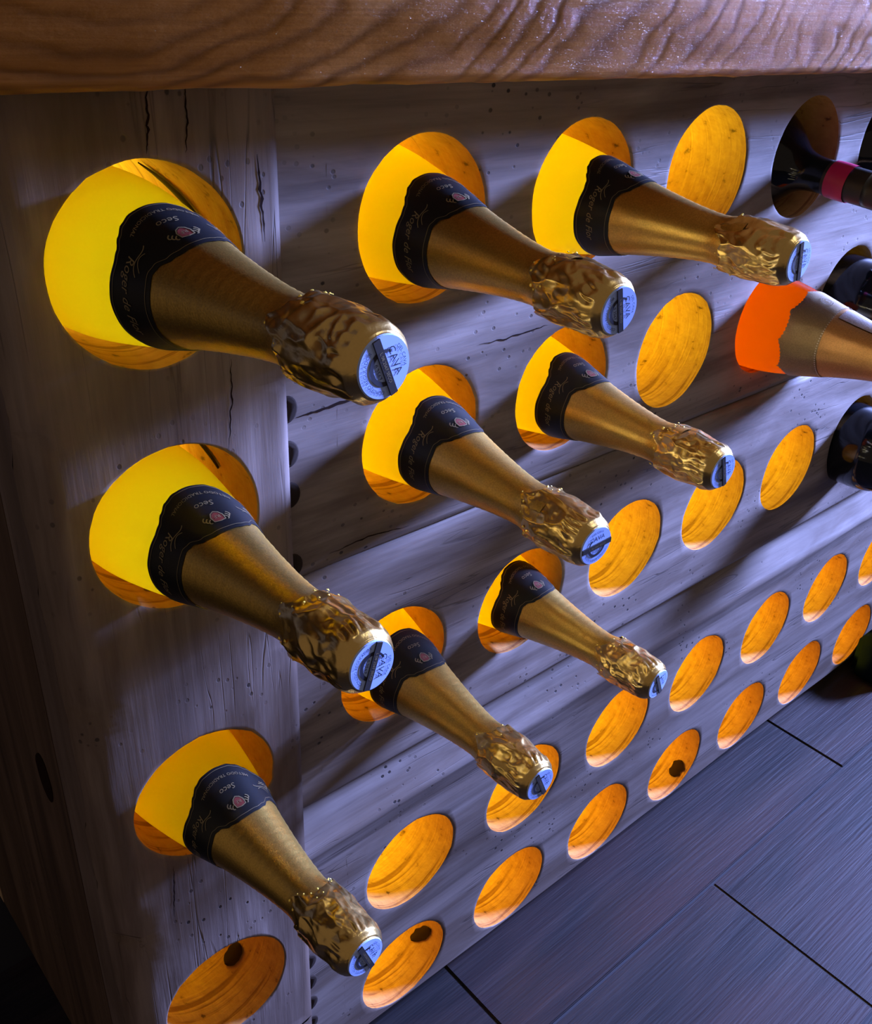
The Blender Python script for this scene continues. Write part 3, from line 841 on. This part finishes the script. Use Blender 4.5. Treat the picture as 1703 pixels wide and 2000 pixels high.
spots = [  # tip, lean, roll, seal turn, label
    ((.0036, -.2104, .0114), -.0433, -.0316, -9, 12, 'largest gold-foiled bottle, topmost in the corner post'),
    ((.0036, -.2044, -.1419), -.0167, -.0824, 0, -22, 'gold-foiled bottle in the middle of the corner post, below the topmost one'),
    ((.0116, -.1900, -.3829), -.0305, -.0509, -2, 18, 'gold-foiled bottle lowest in the corner post, above the empty post hole'),
    ((.1887, -.1788, -.0086), .0536, .0303, -6, 8, 'gold-foiled bottle in the top plank row, first hole right of the corner post'),
    ((.3625, -.1816, -.0075), -.0074, .0095, -4, 10, 'gold-foiled bottle in the top plank row, nearest to the orange-glowing bottle'),
    ((.2027, -.1752, -.1641), .0358, .0207, 2, 96, 'gold-foiled bottle in the second plank row, just under the row-end bottle beside the post'),
    ((.3539, -.1647, -.1630), .0408, -.0043, 2, 20, 'gold-foiled bottle in the second plank row, between another gold one and an empty orange hole'),
    ((.1900, -.1656, -.3699), .0090, .0031, 4, 28, 'lowest gold-foiled bottle on the planks, its tip over an empty orange hole'),
    ((.3558, -.1453, -.3752), -.0669, .0197, -2, 24, 'smallest gold-foiled bottle, right-hand one in the third plank row'),
]
spots[5] = spots[5][:5] + ('gold-foiled bottle in the second plank row nearest the post, seal strip lying crosswise',)
for i, (tip, dx, dz, roll, turn, lab) in enumerate(spots):
    b = cava0 if i == 0 else copy_tree(cava0)
    b['label'] = lab; aim(b, tip, dx, dz, roll * D2R)
    if i:
        h, fk = crumple_me(1.0 + i * 1.37)
    for ch in b.children:
        s = ch.name.split('.')[0]
        if i and s == 'foil_hood':
            ch.data = h; h.materials.append(M_crimp)
            for p in h.polygons: p.use_smooth = True
        if i and s == 'pinhole_glow':
            ch.data = fk; fk.materials.append(M_pinhole)
        if s == 'seal_disc': ch.rotation_euler = (0, 0, turn * D2R)

# ---- rose bottle, clear glass glowing orange
T2 = [0, .004, .03, .06, .08, .10, .14, .18, .21, .235, .26, .33]
R2 = [x / 1000 for x in (15, 17, 18, 16, 17.5, 20, 26, 35, 42.5, 47.5, 49.5, 50)]
rad2 = lambda t, a=0: interp(t, T2, R2)
rose = root('rose_bottle', 'orange-glowing clear bottle with a scalloped bronze foil collar, neck running out of view', 'bottle')
link('glass_body', lathe('glass_body', [0.10 + 0.16 * i / 40 for i in range(41)] + [0.29, 0.32, 0.329, 0.33], lambda t, a: rad2(t) - 0.0006), M_rose, rose)
scal = lambda a: 0.214 - 0.0045 * abs(math.sin(a * 4.5 + 0.6)) ** 0.6 + 0.0006 * math.sin(a * 70)
link('foil_collar', band('foil_collar', lambda a: 0.176, scal, rad2, 220, 10, 0.0006), M_olive, rose)
link('neck_foil', band('neck_foil', lambda a: 0.03, lambda a: 0.178, lambda t: rad2(t) - 0.0001, 96, 30, 0.0), M_copper, rose)
link('foil_hood', lathe('foil_hood', [0, .0008, .003, .006, .012, .02, .03, .04, .05], lambda t, a: rad2(t) + 0.0012 + 0.0006 * math.sin(a * 17 + t * 300), 90), M_copper, rose)
dv, df = [], []
for i in range(90):
    a = 2 * PI * i / 90; t = 0.1765 + 0.0008 * math.sin(a * 3)
    for (da, dt) in ((0, -0.0006), (0.03, -0.0006), (0.03, 0.0006), (0, 0.0006)):
        r = rad2(t + dt) + 0.0011; dv.append((r * math.sin(a + da), r * math.cos(a + da), LB - t - dt))
    df.append((4 * i, 4 * i + 1, 4 * i + 2, 4 * i + 3))
me = bpy.data.meshes.new('perforation_line'); me.from_pydata(dv, [], df)
link('perforation_line', me, M_silver, rose, False)
ev, ef = [], []
for r_, wd in ((0.0062, 0.0007), (0.0045, 0.0005)):
    q = stroke(disc_pts(r_, 30), wd); b = len(ev); ev += q[0]; ef += [tuple(b + k for k in z) for z in q[1]]
tv, tf = text_mesh('S', 0.0062); b = len(ev); ev += tv; ef += [tuple(b + k for k in z) for z in tf]
me = merge([(wrap(ev, 0.192, -6 * D2R, rad2, 0.0012), ef)], 'emblem'); link('emblem', me, M_silver, rose, False)
def strip_band(a0, a1, t0, t1, rad, lift=0.0008):
    v, f = [], []; n, m = 12, 20
    for i in range(n + 1):
        for j in range(m + 1):
            a = a0 + (a1 - a0) * i / n; t = t0 + (t1 - t0) * j / m; r = rad(t) + lift
            v.append((r * math.sin(a), r * math.cos(a), LB - t))
    for i in range(n):
        for j in range(m):
            a = i * (m + 1) + j; f.append((a, a + m + 1, a + m + 2, a + 1))
    me = bpy.data.meshes.new('foil_strip'); me.from_pydata(v, [], f); return me
link('foil_strip', strip_band(-28 * D2R, 40 * D2R, 0.05, 0.172, rad2), M_silver, rose)
aim(rose, (.673, -.250, -.158), 0.0, -0.012)

# ---- dark wine bottles at the far end
T3 = [0, .0015, .004, .03, .06, .085, .10, .112, .122, .132, .146, .168, .30, .305]
R3 = [x / 1000 for x in (13, 14.6, 15.2, 15.2, 15.4, 15.6, 16.8, 21, 29, 36, 42.5, 47, 47, 45)]
rad3 = lambda t, a=0: interp(t, T3, R3)
L3 = 0.305
GD = 'dark wine bottles at the far end of the rack'
glass3 = lathe('glass_body', [0.05 + 0.125 * i / 50 for i in range(51)] + [0.2, 0.25, 0.295, 0.303, 0.305], lambda t, a: rad3(t), 72, True, True, L3)
R3b = R3[:9] + [x / 1000 for x in (38, 46, 51.5, 52, 50)]
rad3b = lambda t, a=0: interp(t, T3, R3b)
glass3b = lathe('glass_body', [0.05 + 0.125 * i / 50 for i in range(51)] + [0.2, 0.25, 0.295, 0.303, 0.305], lambda t, a: rad3b(t), 72, True, True, L3)
glass3b.materials.append(M_darkglass)
for p in glass3b.polygons: p.use_smooth = True
caps3 = lathe('capsule', [0, .0006, .0015, .003, .006, .02, .035, .0405], lambda t, a: rad3(t) + 0.0005, 64, True, True, L3)
sleeve3 = band('neck_sleeve', lambda a: 0.0395, lambda a: 0.0815, lambda t: rad3(t) + 0.0004, 64, 8, 0.0, L3)
dark0 = root('wine_bottle', '', 'bottle', (0, 0, 0), GD)
link('glass_body', glass3, M_darkglass, dark0); link('capsule', caps3, M_capsule, dark0); link('neck_sleeve', sleeve3, M_capsule, dark0)
for i, (tip, dx, dz, lab) in enumerate((
        ((.675, -.108, -.020), 0.0, 0.085, 'dark wine bottle with a magenta ring round its neck, in the top row'),
        ((.8315, -.120, -.016), 0.0, 0.065, 'dark wine bottle cut by the frame edge, top row behind the magenta-ringed bottle'),
        ((.822, -.200, -.167), 0.02, 0.0, 'blue-black glossy bottle shoulder directly behind the orange-glowing bottle'),
        ((.936, -.200, -.373), 0.02, 0.0, 'dark wine bottle alone in the third plank row at the far end'))):
    b = dark0 if i == 0 else copy_tree(dark0)
    b['label'] = lab; aim(b, tip, dx, dz, 0, L3)
    if i == 0: first_dark = b
    if i < 2: [ch for ch in b.children if ch.name.startswith('glass_body')][0].data = glass3b
me = band('neck_ring', lambda a: 0.058, lambda a: 0.078, lambda t: rad3(t) + 0.001, 64, 4, 0.0006, L3)
link('neck_ring', me, M_band, first_dark)['label'] = 'magenta neck ring'
